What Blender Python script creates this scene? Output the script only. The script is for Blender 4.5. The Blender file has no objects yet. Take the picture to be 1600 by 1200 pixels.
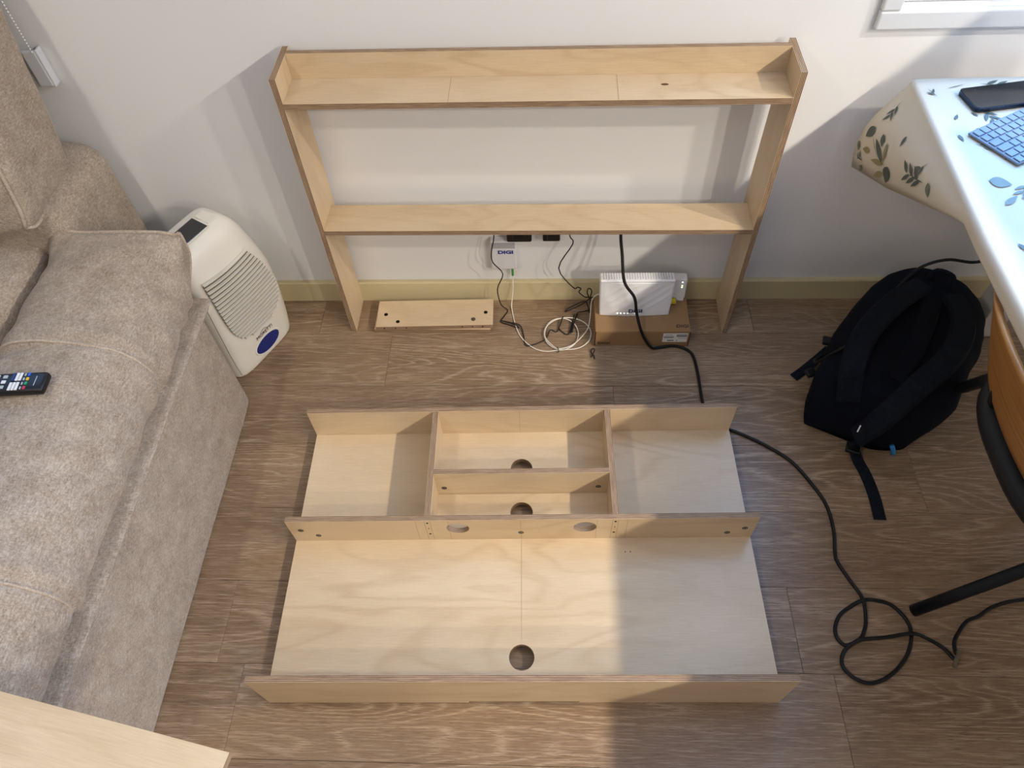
import bpy, bmesh, math, random
from mathutils import Vector, Matrix, noise, Euler
random.seed(7)
S = bpy.context.scene
C = S.collection

# ------------------------------------------------------------------ camera
cam = bpy.data.cameras.new('camera'); camo = bpy.data.objects.new('camera', cam); C.objects.link(camo)
cam.sensor_width = 36.0; cam.sensor_fit = 'HORIZONTAL'; cam.lens = 1142.56*36/1600
cam.clip_start = .02
r_, u_, w_ = Vector((.99894, .02766, -.0367)), Vector((-.00068, .80748, .5899)), Vector((-.04595, .58925, -.80664))
m = Matrix((r_, u_, -w_)).transposed().to_4x4(); m.translation = Vector((.02047, -1.5237, 1.65))
camo.matrix_world = m
S.camera = camo

# ------------------------------------------------------------------ world, lights, exposure
S.view_settings.view_transform = 'Standard'; S.view_settings.look = 'None'
S.view_settings.gamma = 1.0; S.view_settings.use_curve_mapping = False
S.view_settings.exposure = -0.06
wd = bpy.data.worlds.new('sky'); S.world = wd; wd.use_nodes = True
bg = wd.node_tree.nodes['Background']; bg.inputs[0].default_value = (.21, .48, 1.0, 1); bg.inputs[1].default_value = 15.0

def ceiling_light(x, y, watts, col=(1.0, .89, .745)):
    l = bpy.data.lights.new('ceiling_downlight', 'AREA'); l.shape = 'DISK'; l.size = .09
    l.energy = watts; l.color = col
    o = bpy.data.objects.new('ceiling_downlight', l); C.objects.link(o); o.location = (x, y, 2.44)
    return o
for x, y, wt in ((2.25, -1.03, 42), (2.25, -1.82, 38), (2.25, -2.61, 50), (2.25, -3.40, 64), (-1.2, -1.03, 4), (-1.2, -1.82, 7), (-1.2, -2.61, 6), (-1.2, -3.40, 8)):  # last lamp of each row added only to brighten the upright boards' fronts
    ceiling_light(x, y, wt)

# ------------------------------------------------------------------ helpers
def link(o, parent=None):
    C.objects.link(o)
    if parent is not None: o.parent = parent
    return o
def tag(o, label=None, cat=None, group=None, kind=None):
    if label: o['label'] = label
    if cat: o['category'] = cat
    if group: o['group'] = group
    if kind: o['kind'] = kind
    return o
def empty(name, loc=(0, 0, 0), rz=0, rot=None):
    o = bpy.data.objects.new(name, None); o.empty_display_size = .05
    o.location = loc; o.rotation_euler = rot if rot else (0, 0, rz)
    return link(o)
def mesh(name, vs, fs, mat, parent=None, smooth=False, loc=None, rot=None):
    me = bpy.data.meshes.new(name); me.from_pydata([tuple(v) for v in vs], [], fs); me.update()
    for mt in (mat if isinstance(mat, (list, tuple)) else [mat]): me.materials.append(mt)
    if smooth: me.polygons.foreach_set('use_smooth', [True]*len(me.polygons))
    o = bpy.data.objects.new(name, me)
    if loc: o.location = loc
    if rot: o.rotation_euler = rot
    return link(o, parent)
def bmobj(name, bm, mat, parent=None, smooth=False, loc=None, rot=None):
    me = bpy.data.meshes.new(name); bmesh.ops.recalc_face_normals(bm, faces=bm.faces); bm.to_mesh(me); bm.free()
    for mt in (mat if isinstance(mat, (list, tuple)) else [mat]): me.materials.append(mt)
    if smooth: me.polygons.foreach_set('use_smooth', [True]*len(me.polygons))
    o = bpy.data.objects.new(name, me)
    if loc: o.location = loc
    if rot: o.rotation_euler = rot
    return link(o, parent)
def box_bm(sx, sy, sz, bev=0, seg=2, c=(0, 0, 0)):
    bm = bmesh.new(); bmesh.ops.create_cube(bm, size=1)
    for v in bm.verts: v.co = Vector((v.co.x*sx+c[0], v.co.y*sy+c[1], v.co.z*sz+c[2]))
    if bev: bmesh.ops.bevel(bm, geom=bm.edges[:], offset=bev, segments=seg, profile=.5, affect='EDGES')
    return bm
def box(name, size, loc, mat, parent=None, bev=.0, seg=2, rot=None, smooth=False):
    return bmobj(name, box_bm(*size, bev, seg), mat, parent, smooth, loc, rot)
def box6(name, x0, x1, y0, y1, z0, z1, mat, parent=None, bev=0, seg=2, smooth=False):
    return box(name, (x1-x0, y1-y0, z1-z0), ((x0+x1)/2, (y0+y1)/2, (z0+z1)/2), mat, parent, bev, seg, None, smooth)
def crom(pts, n=6):
    P = [Vector(p) for p in pts]; P = [P[0]*2-P[1]]+P+[P[-1]*2-P[-2]]; out = []
    for i in range(1, len(P)-2):
        a, b, c, d = P[i-1:i+3]
        for k in range(n):
            t = k/n
            out.append(.5*((2*b)+(c-a)*t+(2*a-5*b+4*c-d)*t*t+(3*b-a-3*c+d)*t**3))
    out.append(P[-2]); return out
def tube(name, pts, r, mat, parent=None, segs=8, smooth=6, caps=True, rfun=None):
    P = crom(pts, smooth) if smooth else [Vector(p) for p in pts]
    vs, fs = [], []
    t0 = (P[1]-P[0]).normalized(); nrm = t0.orthogonal().normalized()
    for i, p in enumerate(P):
        t = (P[min(i+1, len(P)-1)]-P[max(i-1, 0)])
        t = t.normalized() if t.length > 1e-9 else t0
        nrm = (nrm-t*nrm.dot(t)); nrm = nrm.normalized() if nrm.length > 1e-6 else t.orthogonal().normalized()
        bn = t.cross(nrm); rr = r if rfun is None else r*rfun(i/(len(P)-1))
        for k in range(segs):
            a = 2*math.pi*k/segs; vs.append(p+(nrm*math.cos(a)+bn*math.sin(a))*rr)
    for i in range(len(P)-1):
        for k in range(segs):
            fs.append((i*segs+k, i*segs+(k+1) % segs, (i+1)*segs+(k+1) % segs, (i+1)*segs+k))
    if caps: fs.append(tuple(range(segs))[::-1]); fs.append(tuple((len(P)-1)*segs+k for k in range(segs)))
    return mesh(name, vs, fs, mat, parent, True)
def ribbon(name, pts, width, thick, mat, parent=None, up=(0, 0, 1), smooth=5, wfun=None):
    """flat strap: rectangle swept along the points"""
    P = crom(pts, smooth); vs, fs = [], []
    for i, p in enumerate(P):
        t = (P[min(i+1, len(P)-1)]-P[max(i-1, 0)]).normalized()
        U = Vector(up); U = (U-t*U.dot(t)).normalized(); sd = t.cross(U)
        w = width/2*(wfun(i/(len(P)-1)) if wfun else 1)
        for a, b in ((-1, 0), (-.8, 1), (.8, 1), (1, 0)): vs.append(p+sd*w*a+U*thick*b)
    n = len(P)
    for i in range(n-1):
        for k in range(4): fs.append((i*4+k, i*4+(k+1) % 4, (i+1)*4+(k+1) % 4, (i+1)*4+k))
    fs.append((3, 2, 1, 0)); fs.append(((n-1)*4, (n-1)*4+1, (n-1)*4+2, (n-1)*4+3))
    return mesh(name, vs, fs, mat, parent, False)
def disc(name, r, h, mat, parent, loc, rot=None, seg=20, bev=0):
    bm = bmesh.new(); bmesh.ops.create_cone(bm, cap_ends=True, segments=seg, radius1=r, radius2=r-bev, depth=h)
    return bmobj(name, bm, mat, parent, False, loc, rot)
def text(name, body, size, mat, parent, loc, rot, sx=1.0, extrude=.0003, bold=0.0):
    cu = bpy.data.curves.new(name, 'FONT'); cu.body = body; cu.size = size; cu.extrude = extrude; cu.offset = bold
    cu.align_x = 'CENTER'; cu.align_y = 'CENTER'; cu.resolution_u = 3
    t = bpy.data.objects.new(name, cu); C.objects.link(t)
    dg = bpy.context.evaluated_depsgraph_get(); me = bpy.data.meshes.new_from_object(t.evaluated_get(dg))
    bpy.data.objects.remove(t)
    for v in me.vertices: v.co.x *= sx
    me.materials.clear(); me.materials.append(mat)
    o = bpy.data.objects.new(name, me); o.location = loc; o.rotation_euler = rot
    return link(o, parent)
def circle_pts(cx, cy, r, n=28, ry=None):
    ry = ry or r
    return [(cx+r*math.cos(2*math.pi*k/n), cy+ry*math.sin(2*math.pi*k/n)) for k in range(n)]
def plate_bm(outer, holes, T):
    """flat plate in XY with holes, thickness T centred on z=0; rim faces get material 1"""
    bm = bmesh.new(); edges = []
    for loop in [outer]+holes:
        vs = [bm.verts.new((x, y, -T/2)) for x, y in loop]
        for i in range(len(vs)): edges.append(bm.edges.new((vs[i], vs[(i+1) % len(vs)])))
    bmesh.ops.triangle_fill(bm, use_beauty=True, use_dissolve=True, edges=edges, normal=(0, 0, 1))
    ret = bmesh.ops.extrude_face_region(bm, geom=bm.faces[:])
    for v in [g for g in ret['geom'] if isinstance(g, bmesh.types.BMVert)]: v.co.z = T/2
    bmesh.ops.recalc_face_normals(bm, faces=bm.faces)
    for f in bm.faces: f.material_index = 0 if abs(f.normal.z) > .7 else 1
    return bm

# ------------------------------------------------------------------ materials
M = {}
def srgb(r, g, b):
    f = lambda c: (c/255/12.92 if c/255 <= .04045 else ((c/255+.055)/1.055)**2.4)
    return (f(r), f(g), f(b), 1)
def simple(name, col, rough=.5, spec=.5, metal=0, bump=0, bscale=200, emit=0, coat=0):
    mt = bpy.data.materials.new(name); mt.use_nodes = True; nt = mt.node_tree; b = nt.nodes['Principled BSDF']
    b.inputs['Base Color'].default_value = col; b.inputs['Roughness'].default_value = rough
    b.inputs['Metallic'].default_value = metal; b.inputs['Specular IOR Level'].default_value = spec
    b.inputs['Coat Weight'].default_value = coat
    if emit: b.inputs['Emission Color'].default_value = col; b.inputs['Emission Strength'].default_value = emit
    tc = nt.nodes.new('ShaderNodeTexCoord'); n = nt.nodes.new('ShaderNodeTexNoise'); n.inputs['Scale'].default_value = bscale
    nt.links.new(tc.outputs['Object'], n.inputs['Vector'])
    mr = nt.nodes.new('ShaderNodeMapRange'); mr.inputs[3].default_value = max(.02, rough-.06); mr.inputs[4].default_value = min(1, rough+.06)
    nt.links.new(n.outputs[0], mr.inputs[0]); nt.links.new(mr.outputs[0], b.inputs['Roughness'])
    if bump:
        bp = nt.nodes.new('ShaderNodeBump'); bp.inputs['Strength'].default_value = bump; bp.inputs['Distance'].default_value = .002
        nt.links.new(n.outputs[0], bp.inputs['Height']); nt.links.new(bp.outputs[0], b.inputs['Normal'])
    M[name] = mt; return mt
class NT:
    def __init__(s, name):
        s.mt = bpy.data.materials.new(name); s.mt.use_nodes = True; s.nt = s.mt.node_tree; s.b = s.nt.nodes['Principled BSDF']; M[name] = s.mt
    def n(s, t, **kw):
        k = s.nt.nodes.new(t)
        for a, v in kw.items(): setattr(k, a, v)
        return k
    def l(s, a, b): s.nt.links.new(a, b)
    def val(s, sock, v):
        if isinstance(v, (int, float, tuple)): sock.default_value = v
        else: s.l(v, sock)
    def math(s, op, a, b=0.0, clamp=False):
        k = s.n('ShaderNodeMath', operation=op); k.use_clamp = clamp
        s.val(k.inputs[0], a); s.val(k.inputs[1], b); return k.outputs[0]
    def obj(s): return s.n('ShaderNodeTexCoord').outputs['Object']
    def rnd(s): return s.n('ShaderNodeObjectInfo').outputs['Random']
    def mapv(s, vec, scale, off=None):
        k = s.n('ShaderNodeVectorMath', operation='MULTIPLY'); s.l(vec, k.inputs[0]); k.inputs[1].default_value = scale; o = k.outputs[0]
        if off is not None:
            a = s.n('ShaderNodeVectorMath', operation='ADD'); s.l(o, a.inputs[0]); s.l(off, a.inputs[1]); o = a.outputs[0]
        return o
    def noise(s, vec, scale=1, detail=3, rough=.5, dist=0):
        k = s.n('ShaderNodeTexNoise'); s.l(vec, k.inputs['Vector']); k.inputs['Scale'].default_value = scale
        k.inputs['Detail'].default_value = detail; k.inputs['Roughness'].default_value = rough; k.inputs['Distortion'].default_value = dist
        return k.outputs[0]
    def ramp(s, fac, stops):
        k = s.n('ShaderNodeValToRGB'); e = k.color_ramp.elements
        while len(e) < len(stops): e.new(.5)
        for i, (p, c) in enumerate(stops): e[i].position = p; e[i].color = c
        s.l(fac, k.inputs[0]); return k.outputs[0]
    def mix(s, fac, a, b, mode='MIX'):
        k = s.n('ShaderNodeMix', data_type='RGBA', blend_type=mode); s.val(k.inputs[0], fac)
        s.val(k.inputs[6], a); s.val(k.inputs[7], b); return k.outputs[2]
    def bump(s, h, strength, dist=.002):
        k = s.n('ShaderNodeBump'); k.inputs['Strength'].default_value = strength; k.inputs['Distance'].default_value = dist
        s.l(h, k.inputs['Height']); s.l(k.outputs[0], s.b.inputs['Normal'])
    def offs(s, k=17.0):
        r = s.rnd(); c = s.n('ShaderNodeCombineXYZ')
        s.l(s.math('MULTIPLY', r, k), c.inputs[0]); s.l(s.math('MULTIPLY', r, k*2.3), c.inputs[1]); s.l(s.math('MULTIPLY', r, k*.7), c.inputs[2])
        return c.outputs[0]
# plywood face
def plywood(name, c_dark, c_mid, c_light):
    t = NT(name); v = t.obj(); o = t.offs()
    big = t.noise(t.mapv(v, (1.6, 5.5, 3), o), 1, 3, .45, .4)
    rings = t.math('SINE', t.math('MULTIPLY', big, 62.0))
    rings = t.math('MULTIPLY', t.math('ADD', rings, 1), .5)
    rings = t.math('POWER', rings, 3.0)
    blot = t.noise(t.mapv(v, (2.5, 6, 3), o), 1, 4, .55)
    fine = t.noise(t.mapv(v, (25, 420, 60), o), 1, 2, .6)
    col = t.ramp(blot, [(.25, c_dark), (.5, c_mid), (.75, c_light)])
    amp = t.noise(t.mapv(v, (1.2, 2.2, 2), o), 1.3, 2)
    amp = t.math('MULTIPLY', t.math('SUBTRACT', amp, .32, True), 1.15)
    col = t.mix(t.math('MULTIPLY', rings, amp), col, (c_dark[0]*.78, c_dark[1]*.70, c_dark[2]*.6, 1))
    col = t.mix(.16, col, t.ramp(fine, [(.3, (c_dark[0]*.6, c_dark[1]*.55, c_dark[2]*.5, 1)), (.7, c_light)]))
    t.l(col, t.b.inputs['Base Color']); t.b.inputs['Roughness'].default_value = .36; t.b.inputs['Specular IOR Level'].default_value = .5
    t.bump(fine, .05, .0006)
plywood('plywood', srgb(202, 177, 141), srgb(212, 189, 154), srgb(221, 200, 167))
# plywood edge : plies across local z
t = NT('plywood_edge'); v = t.obj(); o = t.offs(5)
sx = t.n('ShaderNodeSeparateXYZ'); t.l(v, sx.inputs[0])
wob = t.noise(t.mapv(v, (14, 14, 60), o), 1, 2)
ph = t.math('ADD', t.math('MULTIPLY', sx.outputs[2], 2*math.pi/.0031), t.math('MULTIPLY', wob, .8))
st = t.math('MULTIPLY', t.math('ADD', t.math('SINE', ph), 1), .5)
streak = t.noise(t.mapv(v, (30, 30, 900), o), 1, 3, .6)
col = t.ramp(t.math('ADD', t.math('MULTIPLY', st, .65), t.math('MULTIPLY', t.math('SUBTRACT', streak, .5), .75)),
             [(.0, srgb(84, 58, 42)), (.35, srgb(140, 110, 84)), (.75, srgb(212, 186, 150))])
t.l(col, t.b.inputs['Base Color']); t.b.inputs['Roughness'].default_value = .7
t.bump(st, .1, .0005)
# floor planks
t = NT('oak_plank'); v = t.obj(); o = t.offs(23)
sep = t.n('ShaderNodeSeparateXYZ'); t.l(t.mapv(v, (1, 1, 1), o), sep.inputs[0])
big = t.noise(t.mapv(v, (1.15, 7.0, 1), o), 1, 2, .4, .25)
patch = t.ramp(t.noise(t.mapv(v, (1.3, 4, 1), o), 1.3, 2), [(.42, (.15, .15, .15, 1)), (.6, (1, 1, 1, 1))])
ringsrc = t.math('ADD', t.math('MULTIPLY', big, 150.0), t.math('MULTIPLY', sep.outputs[1], 60))
ring = t.math('POWER', t.math('MULTIPLY', t.math('ADD', t.math('SINE', ringsrc), 1), .5), 5.0)
pores = t.noise(t.mapv(v, (30, 520, 1), o), 1, 3, .65)
pores2 = t.noise(t.mapv(v, (12, 260, 1), o), 1, 3, .65)
tone = t.noise(t.mapv(v, (1.6, 9, 1), o), 1, 3, .5)
col = t.ramp(tone, [(.25, srgb(122, 98, 74)), (.5, srgb(140, 115, 89)), (.78, srgb(156, 131, 103))])
brk = t.math('MULTIPLY', ring, t.ramp(pores, [(.34, (0, 0, 0, 1)), (.55, (1, 1, 1, 1))]))
col = t.mix(t.math('MULTIPLY', t.math('MULTIPLY', brk, .72), patch), col, srgb(190, 168, 140))
col = t.mix(t.math('MULTIPLY', t.math('SUBTRACT', pores2, .48, True), 2.8), col, srgb(184, 163, 138))
col = t.mix(t.math('MULTIPLY', t.math('SUBTRACT', .5, pores, True), 2.6), col, srgb(86, 66, 50))
col = t.mix(.5, col, t.ramp(t.rnd(), [(0, srgb(225, 222, 218)), (1, srgb(255, 255, 255))]), 'MULTIPLY')
t.l(col, t.b.inputs['Base Color']); t.l(t.ramp(pores, [(.3, (.42,)*3+(1,)), (.7, (.3,)*3+(1,))]), t.b.inputs['Roughness'])
t.b.inputs['Specular IOR Level'].default_value = .45
t.bump(pores, .18, .0012)
# wall paint
def paint(name, c, bumpy=.05):
    t = NT(name); v = t.obj(); n1 = t.noise(v, 90, 3); n2 = t.noise(v, 1.7, 2)
    t.l(t.mix(t.math('MULTIPLY', n2, .1), c, (c[0]*.94, c[1]*.94, c[2]*.94, 1)), t.b.inputs['Base Color'])
    t.b.inputs['Roughness'].default_value = .75; t.b.inputs['Specular IOR Level'].default_value = .25; t.bump(n1, bumpy, .002)
paint('wall_paint', srgb(232, 233, 233)); paint('ceiling_paint', srgb(240, 239, 236))
paint('far_wall_paint', srgb(142, 140, 138))  # walls out of view, toned darker to cut bounce light
paint('baseboard_paint', srgb(205, 192, 152), .02)
# sofa cloth
def cloth(name, a, b, c):
    t = NT(name); v = t.obj()
    n1 = t.noise(t.mapv(v, (420, 110, 300)), 1, 3, .6); n2 = t.noise(t.mapv(v, (110, 420, 300)), 1, 3, .6); n3 = t.noise(v, 22, 4, .65); n4 = t.noise(v, 900, 1)
    f = t.math('ADD', t.math('MULTIPLY', n1, .4), t.math('ADD', t.math('MULTIPLY', n2, .35), t.math('MULTIPLY', n3, .25)))
    t.l(t.ramp(f, [(.37, a), (.5, b), (.63, c)]), t.b.inputs['Base Color'])
    t.b.inputs['Roughness'].default_value = .92; t.b.inputs['Specular IOR Level'].default_value = .15
    t.b.inputs['Sheen Weight'].default_value = .15 if name in ('sofa_cloth', 'piping_cloth') else .0
    t.bump(t.math('ADD', f, t.math('MULTIPLY', n4, .3)), .12, .001)
cloth('sofa_cloth', srgb(130, 116, 100), srgb(163, 149, 133), srgb(191, 179, 164))
cloth('piping_cloth', srgb(150, 135, 117), srgb(180, 165, 147), srgb(204, 191, 174))
cloth('backpack_cloth', srgb(7, 10, 18), srgb(10, 14, 24), srgb(15, 20, 32))
cloth('strap_cloth', srgb(13, 17, 24), srgb(19, 24, 33), srgb(26, 32, 43))
simple('white_plastic', srgb(226, 222, 211), .38, .5, bump=.02, bscale=300)
simple('louver_plastic', srgb(214, 209, 196), .45)
simple('grille_dark', srgb(96, 91, 80), .7)
simple('blue_plastic', srgb(24, 38, 112), .25, .5)
simple('display_glass', srgb(12, 16, 26), .06, .6, coat=.5)
simple('router_white', srgb(238, 238, 238), .3, .5)
simple('ont_white', srgb(226, 228, 232), .35)
simple('ont_grey', srgb(176, 177, 180), .4)
simple('vent_grey', srgb(150, 152, 156), .6)
simple('black_plastic', srgb(14, 14, 16), .4)
simple('cable_black', srgb(8, 8, 10), .5, .35)
simple('cable_thin', srgb(18, 17, 17), .5)
simple('cable_white', srgb(232, 226, 212), .45)
simple('ink_blue', srgb(28, 48, 140), .5)
simple('ink_black', srgb(40, 26, 18), .6)
simple('ink_navy', srgb(26, 30, 90), .5)
simple('green_plastic', srgb(66, 150, 74), .4)
simple('yellow_plastic', srgb(222, 205, 40), .4)
simple('led_white', (1, 1, .92, 1), .3, emit=6); simple('led_green', (.7, 1, .35, 1), .3, emit=6)
simple('cardboard', srgb(150, 119, 84), .85, .2, bump=.08, bscale=60)
simple('flap_gap_shade', srgb(60, 38, 22), .9, .1)
simple('label_paper', srgb(222, 220, 214), .7); simple('print_grey', srgb(90, 90, 92), .7)
simple('screw_steel', srgb(150, 150, 146), .35, .5, metal=.9)
simple('hole_dark', srgb(34, 25, 18), .9, .1)
simple('pencil', srgb(168, 140, 104), .8, .1)
simple('knot_brown', srgb(96, 66, 40), .7, .2)
simple('window_white', srgb(214, 217, 219), .3, .5)
simple('acrylic', srgb(214, 216, 220), .12, .5)
simple('bead_white', srgb(236, 238, 242), .3)
simple('table_white', srgb(206, 205, 200), .5)
simple('chair_black', srgb(11, 14, 20), .5, .35, bump=.05)
simple('metal_black', srgb(12, 15, 20), .5, .35)
simple('key_white', srgb(128, 140, 156), .45, .3); simple('kb_alu', srgb(118, 130, 146), .45, .3); simple('kb_dark', srgb(56, 60, 70), .4)
simple('phone_glass', srgb(14, 17, 22), .12, .5); simple('phone_metal', srgb(44, 54, 72), .25, .5, metal=.8)
simple('btn_grey', srgb(176, 182, 184), .4); simple('btn_white', srgb(230, 232, 232), .4); simple('btn_red', srgb(190, 50, 70), .4)
simple('btn_green', srgb(30, 150, 90), .4); simple('btn_yellow', srgb(224, 186, 40), .4); simple('btn_blue', srgb(40, 96, 206), .4); simple('btn_navy', srgb(26, 50, 110), .4)
simple('tag_white', srgb(226, 228, 230), .5); simple('tag_blue', srgb(40, 130, 190), .6); simple('tie_tan', srgb(98, 84, 66), .7)
simple('leaf_dark', srgb(70, 80, 68), .5); simple('leaf_mid', srgb(104, 114, 98), .5); simple('leaf_olive', srgb(140, 130, 84), .5)
t = NT('oilcloth'); v = t.obj()
t.l(t.mix(t.noise(v, 6, 2), srgb(200, 190, 170), srgb(207, 198, 179)), t.b.inputs['Base Color'])
t.b.inputs['Roughness'].default_value = .5; t.b.inputs['Specular IOR Level'].default_value = .3
t = NT('beech_veneer'); v = t.obj()
g = t.noise(t.mapv(v, (14, 3, 120)), 1, 4, .6, .3); 
t.l(t.ramp(g, [(.3, srgb(150, 98, 46)), (.55, srgb(178, 124, 64)), (.75, srgb(196, 144, 80))]), t.b.inputs['Base Color']); t.b.inputs['Roughness'].default_value = .35
g = bpy.data.materials.new('window_glass'); g.use_nodes = True; nt = g.node_tree; nt.nodes.clear()
ou = nt.nodes.new('ShaderNodeOutputMaterial'); tr = nt.nodes.new('ShaderNodeBsdfTransparent'); gl = nt.nodes.new('ShaderNodeBsdfGlossy'); gl.inputs['Roughness'].default_value = .02
mx = nt.nodes.new('ShaderNodeMixShader'); mx.inputs[0].default_value = .06; nt.links.new(tr.outputs[0], mx.inputs[1]); nt.links.new(gl.outputs[0], mx.inputs[2]); nt.links.new(mx.outputs[0], ou.inputs[0]); M['window_glass'] = g

# ------------------------------------------------------------------ room
XL, XR, YF, H, WY = -2.8, 3.3, -4.2, 2.47, .014
floor = tag(bmobj('floor', box_bm(XR-XL, WY+.2-YF, .073, 0, 1, ((XL+XR)/2, (YF+WY+.2)/2, -.0436)), M['hole_dark']), kind='structure')
PW, PL = .19, 1.28
plank_me = None
row = 0; y1 = -.135+.19
while y1 > YF:
    y0 = y1-PW; x = XL-random.random()*PL
    if abs(y1+1.085) < .01: x = -.645-2*PL
    while x < XR:
        a, b = max(x, XL), min(x+PL, XR)
        if b-a > .02:
            if plank_me is None or abs((b-a)-PL) > 1e-4:
                o = bmobj('plank', box_bm(b-a-.0006, PW-.0006, .007, .0006, 1), M['oak_plank'], floor)
                if abs((b-a)-PL) < 1e-4: plank_me = o.data
            else:
                o = link(bpy.data.objects.new('plank', plank_me), floor)
            o.location = ((a+b)/2, (y0+y1)/2, -.0035)
        x += PL
    y1 -= PW; row += 1
W1 = (.748, 2.6, .862, 2.3); W2 = (-2.3, -1.25, 1.0, 1.8)
bm = plate_bm([(XL-.15, -.08), (XR+.15, -.08), (XR+.15, H), (XL-.15, H)],
              [[(w[0], w[2]), (w[1], w[2]), (w[1], w[3]), (w[0], w[3])] for w in (W1, W2)], .22)
for f in bm.faces: f.material_index = 0
wall = tag(bmobj('wall_back', bm, M['wall_paint'], None, False, (0, WY+.11, 0), (math.pi/2, 0, 0)), kind='structure')
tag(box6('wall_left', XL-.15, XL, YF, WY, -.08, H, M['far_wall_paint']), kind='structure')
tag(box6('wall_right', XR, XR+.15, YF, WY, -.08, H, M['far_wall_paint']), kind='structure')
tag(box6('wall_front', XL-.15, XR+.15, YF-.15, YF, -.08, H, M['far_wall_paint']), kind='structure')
tag(box6('ceiling', XL-.15, XR+.15, YF-.15, WY+.22, H, H+.12, M['ceiling_paint']), kind='structure')
bb = bmesh.new()
prof = [(0, 0), (0, .073), (.003, .0768), (.0135, .0768), (.0135, 0)]
vs = [[bb.verts.new((x, y, z)) for y, z in prof] for x in (XL, XR)]
for i in range(5): bb.faces.new((vs[0][i], vs[0][(i+1) % 5], vs[1][(i+1) % 5], vs[1][i]))
bb.faces.new(vs[0]); bb.faces.new(vs[1][::-1])
tag(bmobj('baseboard_back', bb, M['baseboard_paint']), kind='structure')

def window(name, w, casing):
    x0, x1, z0, z1 = w
    r = tag(empty(name, ((x0+x1)/2, WY, z0)), kind='structure')
    c = Vector(r.location)
    def bar(n, a, b, cc, d, ya, yb, bev=.004):
        return box(n, (b-a, yb-ya, d-cc), ((a+b)/2-c.x, (ya+yb)/2-c.y, (cc+d)/2-c.z), M['window_white'], r, bev)
    g = casing
    bar('window_casing', x0-g, x1+g, z0-g, z0, WY-.016, WY-.0005); bar('window_casing', x0-g, x1+g, z1, z1+g, WY-.016, WY-.0005)
    bar('window_casing', x0-g, x0, z0, z1, WY-.016, WY-.0005); bar('window_casing', x1, x1+g, z0, z1, WY-.016, WY-.0005)
    s = .055; xm = (x0+x1)/2; e = .001
    for a, b in ((x0+e, xm), (xm, x1-e)):
        for q in ((a, b, z0+e, z0+s), (a, b, z1-s, z1-e), (a, a+s, z0+s, z1-s), (b-s, b, z0+s, z1-s)):
            bar('window_sash', *q, WY+.02, WY+.075)
        bar('window_pane', a+s-.01, b-s+.01, z0+s-.01, z1-s+.01, WY+.045, WY+.051, 0).data.materials[0] = M['window_glass']
    l = bpy.data.lights.new(name+'_daylight', 'AREA'); l.shape = 'RECTANGLE'; l.size = x1-x0; l.size_y = z1-z0; l.cycles.is_portal = True
    lo = bpy.data.objects.new(name+'_daylight', l); C.objects.link(lo); lo.location = (xm, WY+.2, (z0+z1)/2); lo.rotation_euler = (-math.pi/2, 0, 0)
window('window_1', W1, .04); window('window_2', W2, .04)

# ------------------------------------------------------------------ plywood boards
PLY = .013
AX = {'x': Vector((1, 0, 0)), 'y': Vector((0, 1, 0)), 'z': Vector((0, 0, 1))}
def board(name, x0, x1, y0, y1, z0, z1, parent, outer=None, holes=None):
    """plywood board given by its extents; local x = longest side (grain), local z = thickness"""
    d = {'x': x1-x0, 'y': y1-y0, 'z': z1-z0}; order = sorted(d, key=lambda k: -d[k]); L, Wd, T = order
    a, c = AX[L], AX[T]; b = c.cross(a)
    R = Matrix((a, b, c)).transposed()
    if outer is None:
        l, w = d[L]/2, d[Wd]/2; outer = [(-l, -w), (l, -w), (l, w), (-l, w)]
    bm = plate_bm(outer, holes or [], d[T])
    o = bmobj(name, bm, [M['plywood'], M['plywood_edge']], parent)
    o.matrix_basis = Matrix.Translation(((x0+x1)/2, (y0+y1)/2, (z0+z1)/2)) @ R.to_4x4()
    return o
def sub(o, ob):          # put ob (built in the unit's frame) under board o
    mb = o.matrix_basis.inverted() @ ob.matrix_basis; ob.parent = o; ob.matrix_basis = mb; return ob
def screw(o, p, axis, r=.0052):
    """countersunk screw head flush in board o at unit-frame point p"""
    rot = {'y': (math.pi/2, 0, 0), 'z': (0, 0, 0)}[axis]
    rim = disc('screw_recess', r*1.25, .0006, M['hole_dark'], None, p, rot, 16)  # dark disc, shade round the sunken head put in its colour
    hd = disc('screw', r, .0012, M['screw_steel'], None, p, rot, 16, .0008)
    bm = bmesh.new()
    for a in (0, math.pi/2):
        q = box_bm(r*1.2, r*.3, .0016); bmesh.ops.rotate(q, verts=q.verts, cent=(0, 0, 0), matrix=Matrix.Rotation(a+.5, 3, 'Z'))
        tmp = bpy.data.meshes.new('tmp'); q.to_mesh(tmp); q.free(); bm.from_mesh(tmp); bpy.data.meshes.remove(tmp)
    cr = bmobj('screw_slot', bm, M['hole_dark'], None, False, p, rot)
    for k in (rim, hd, cr): sub(o, k)
def drill(o, p, axis, r=.003):
    k = disc('drill_hole', r, .0006, M['hole_dark'], None, p, {'y': (math.pi/2, 0, 0), 'z': (0, 0, 0)}[axis], 14)  # flat dark disc, the hole's inner shade put in its colour
    sub(o, k)
def pencil(o, p, size):
    k = box('pencil_line', size, p, M['pencil']); sub(o, k)

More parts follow.
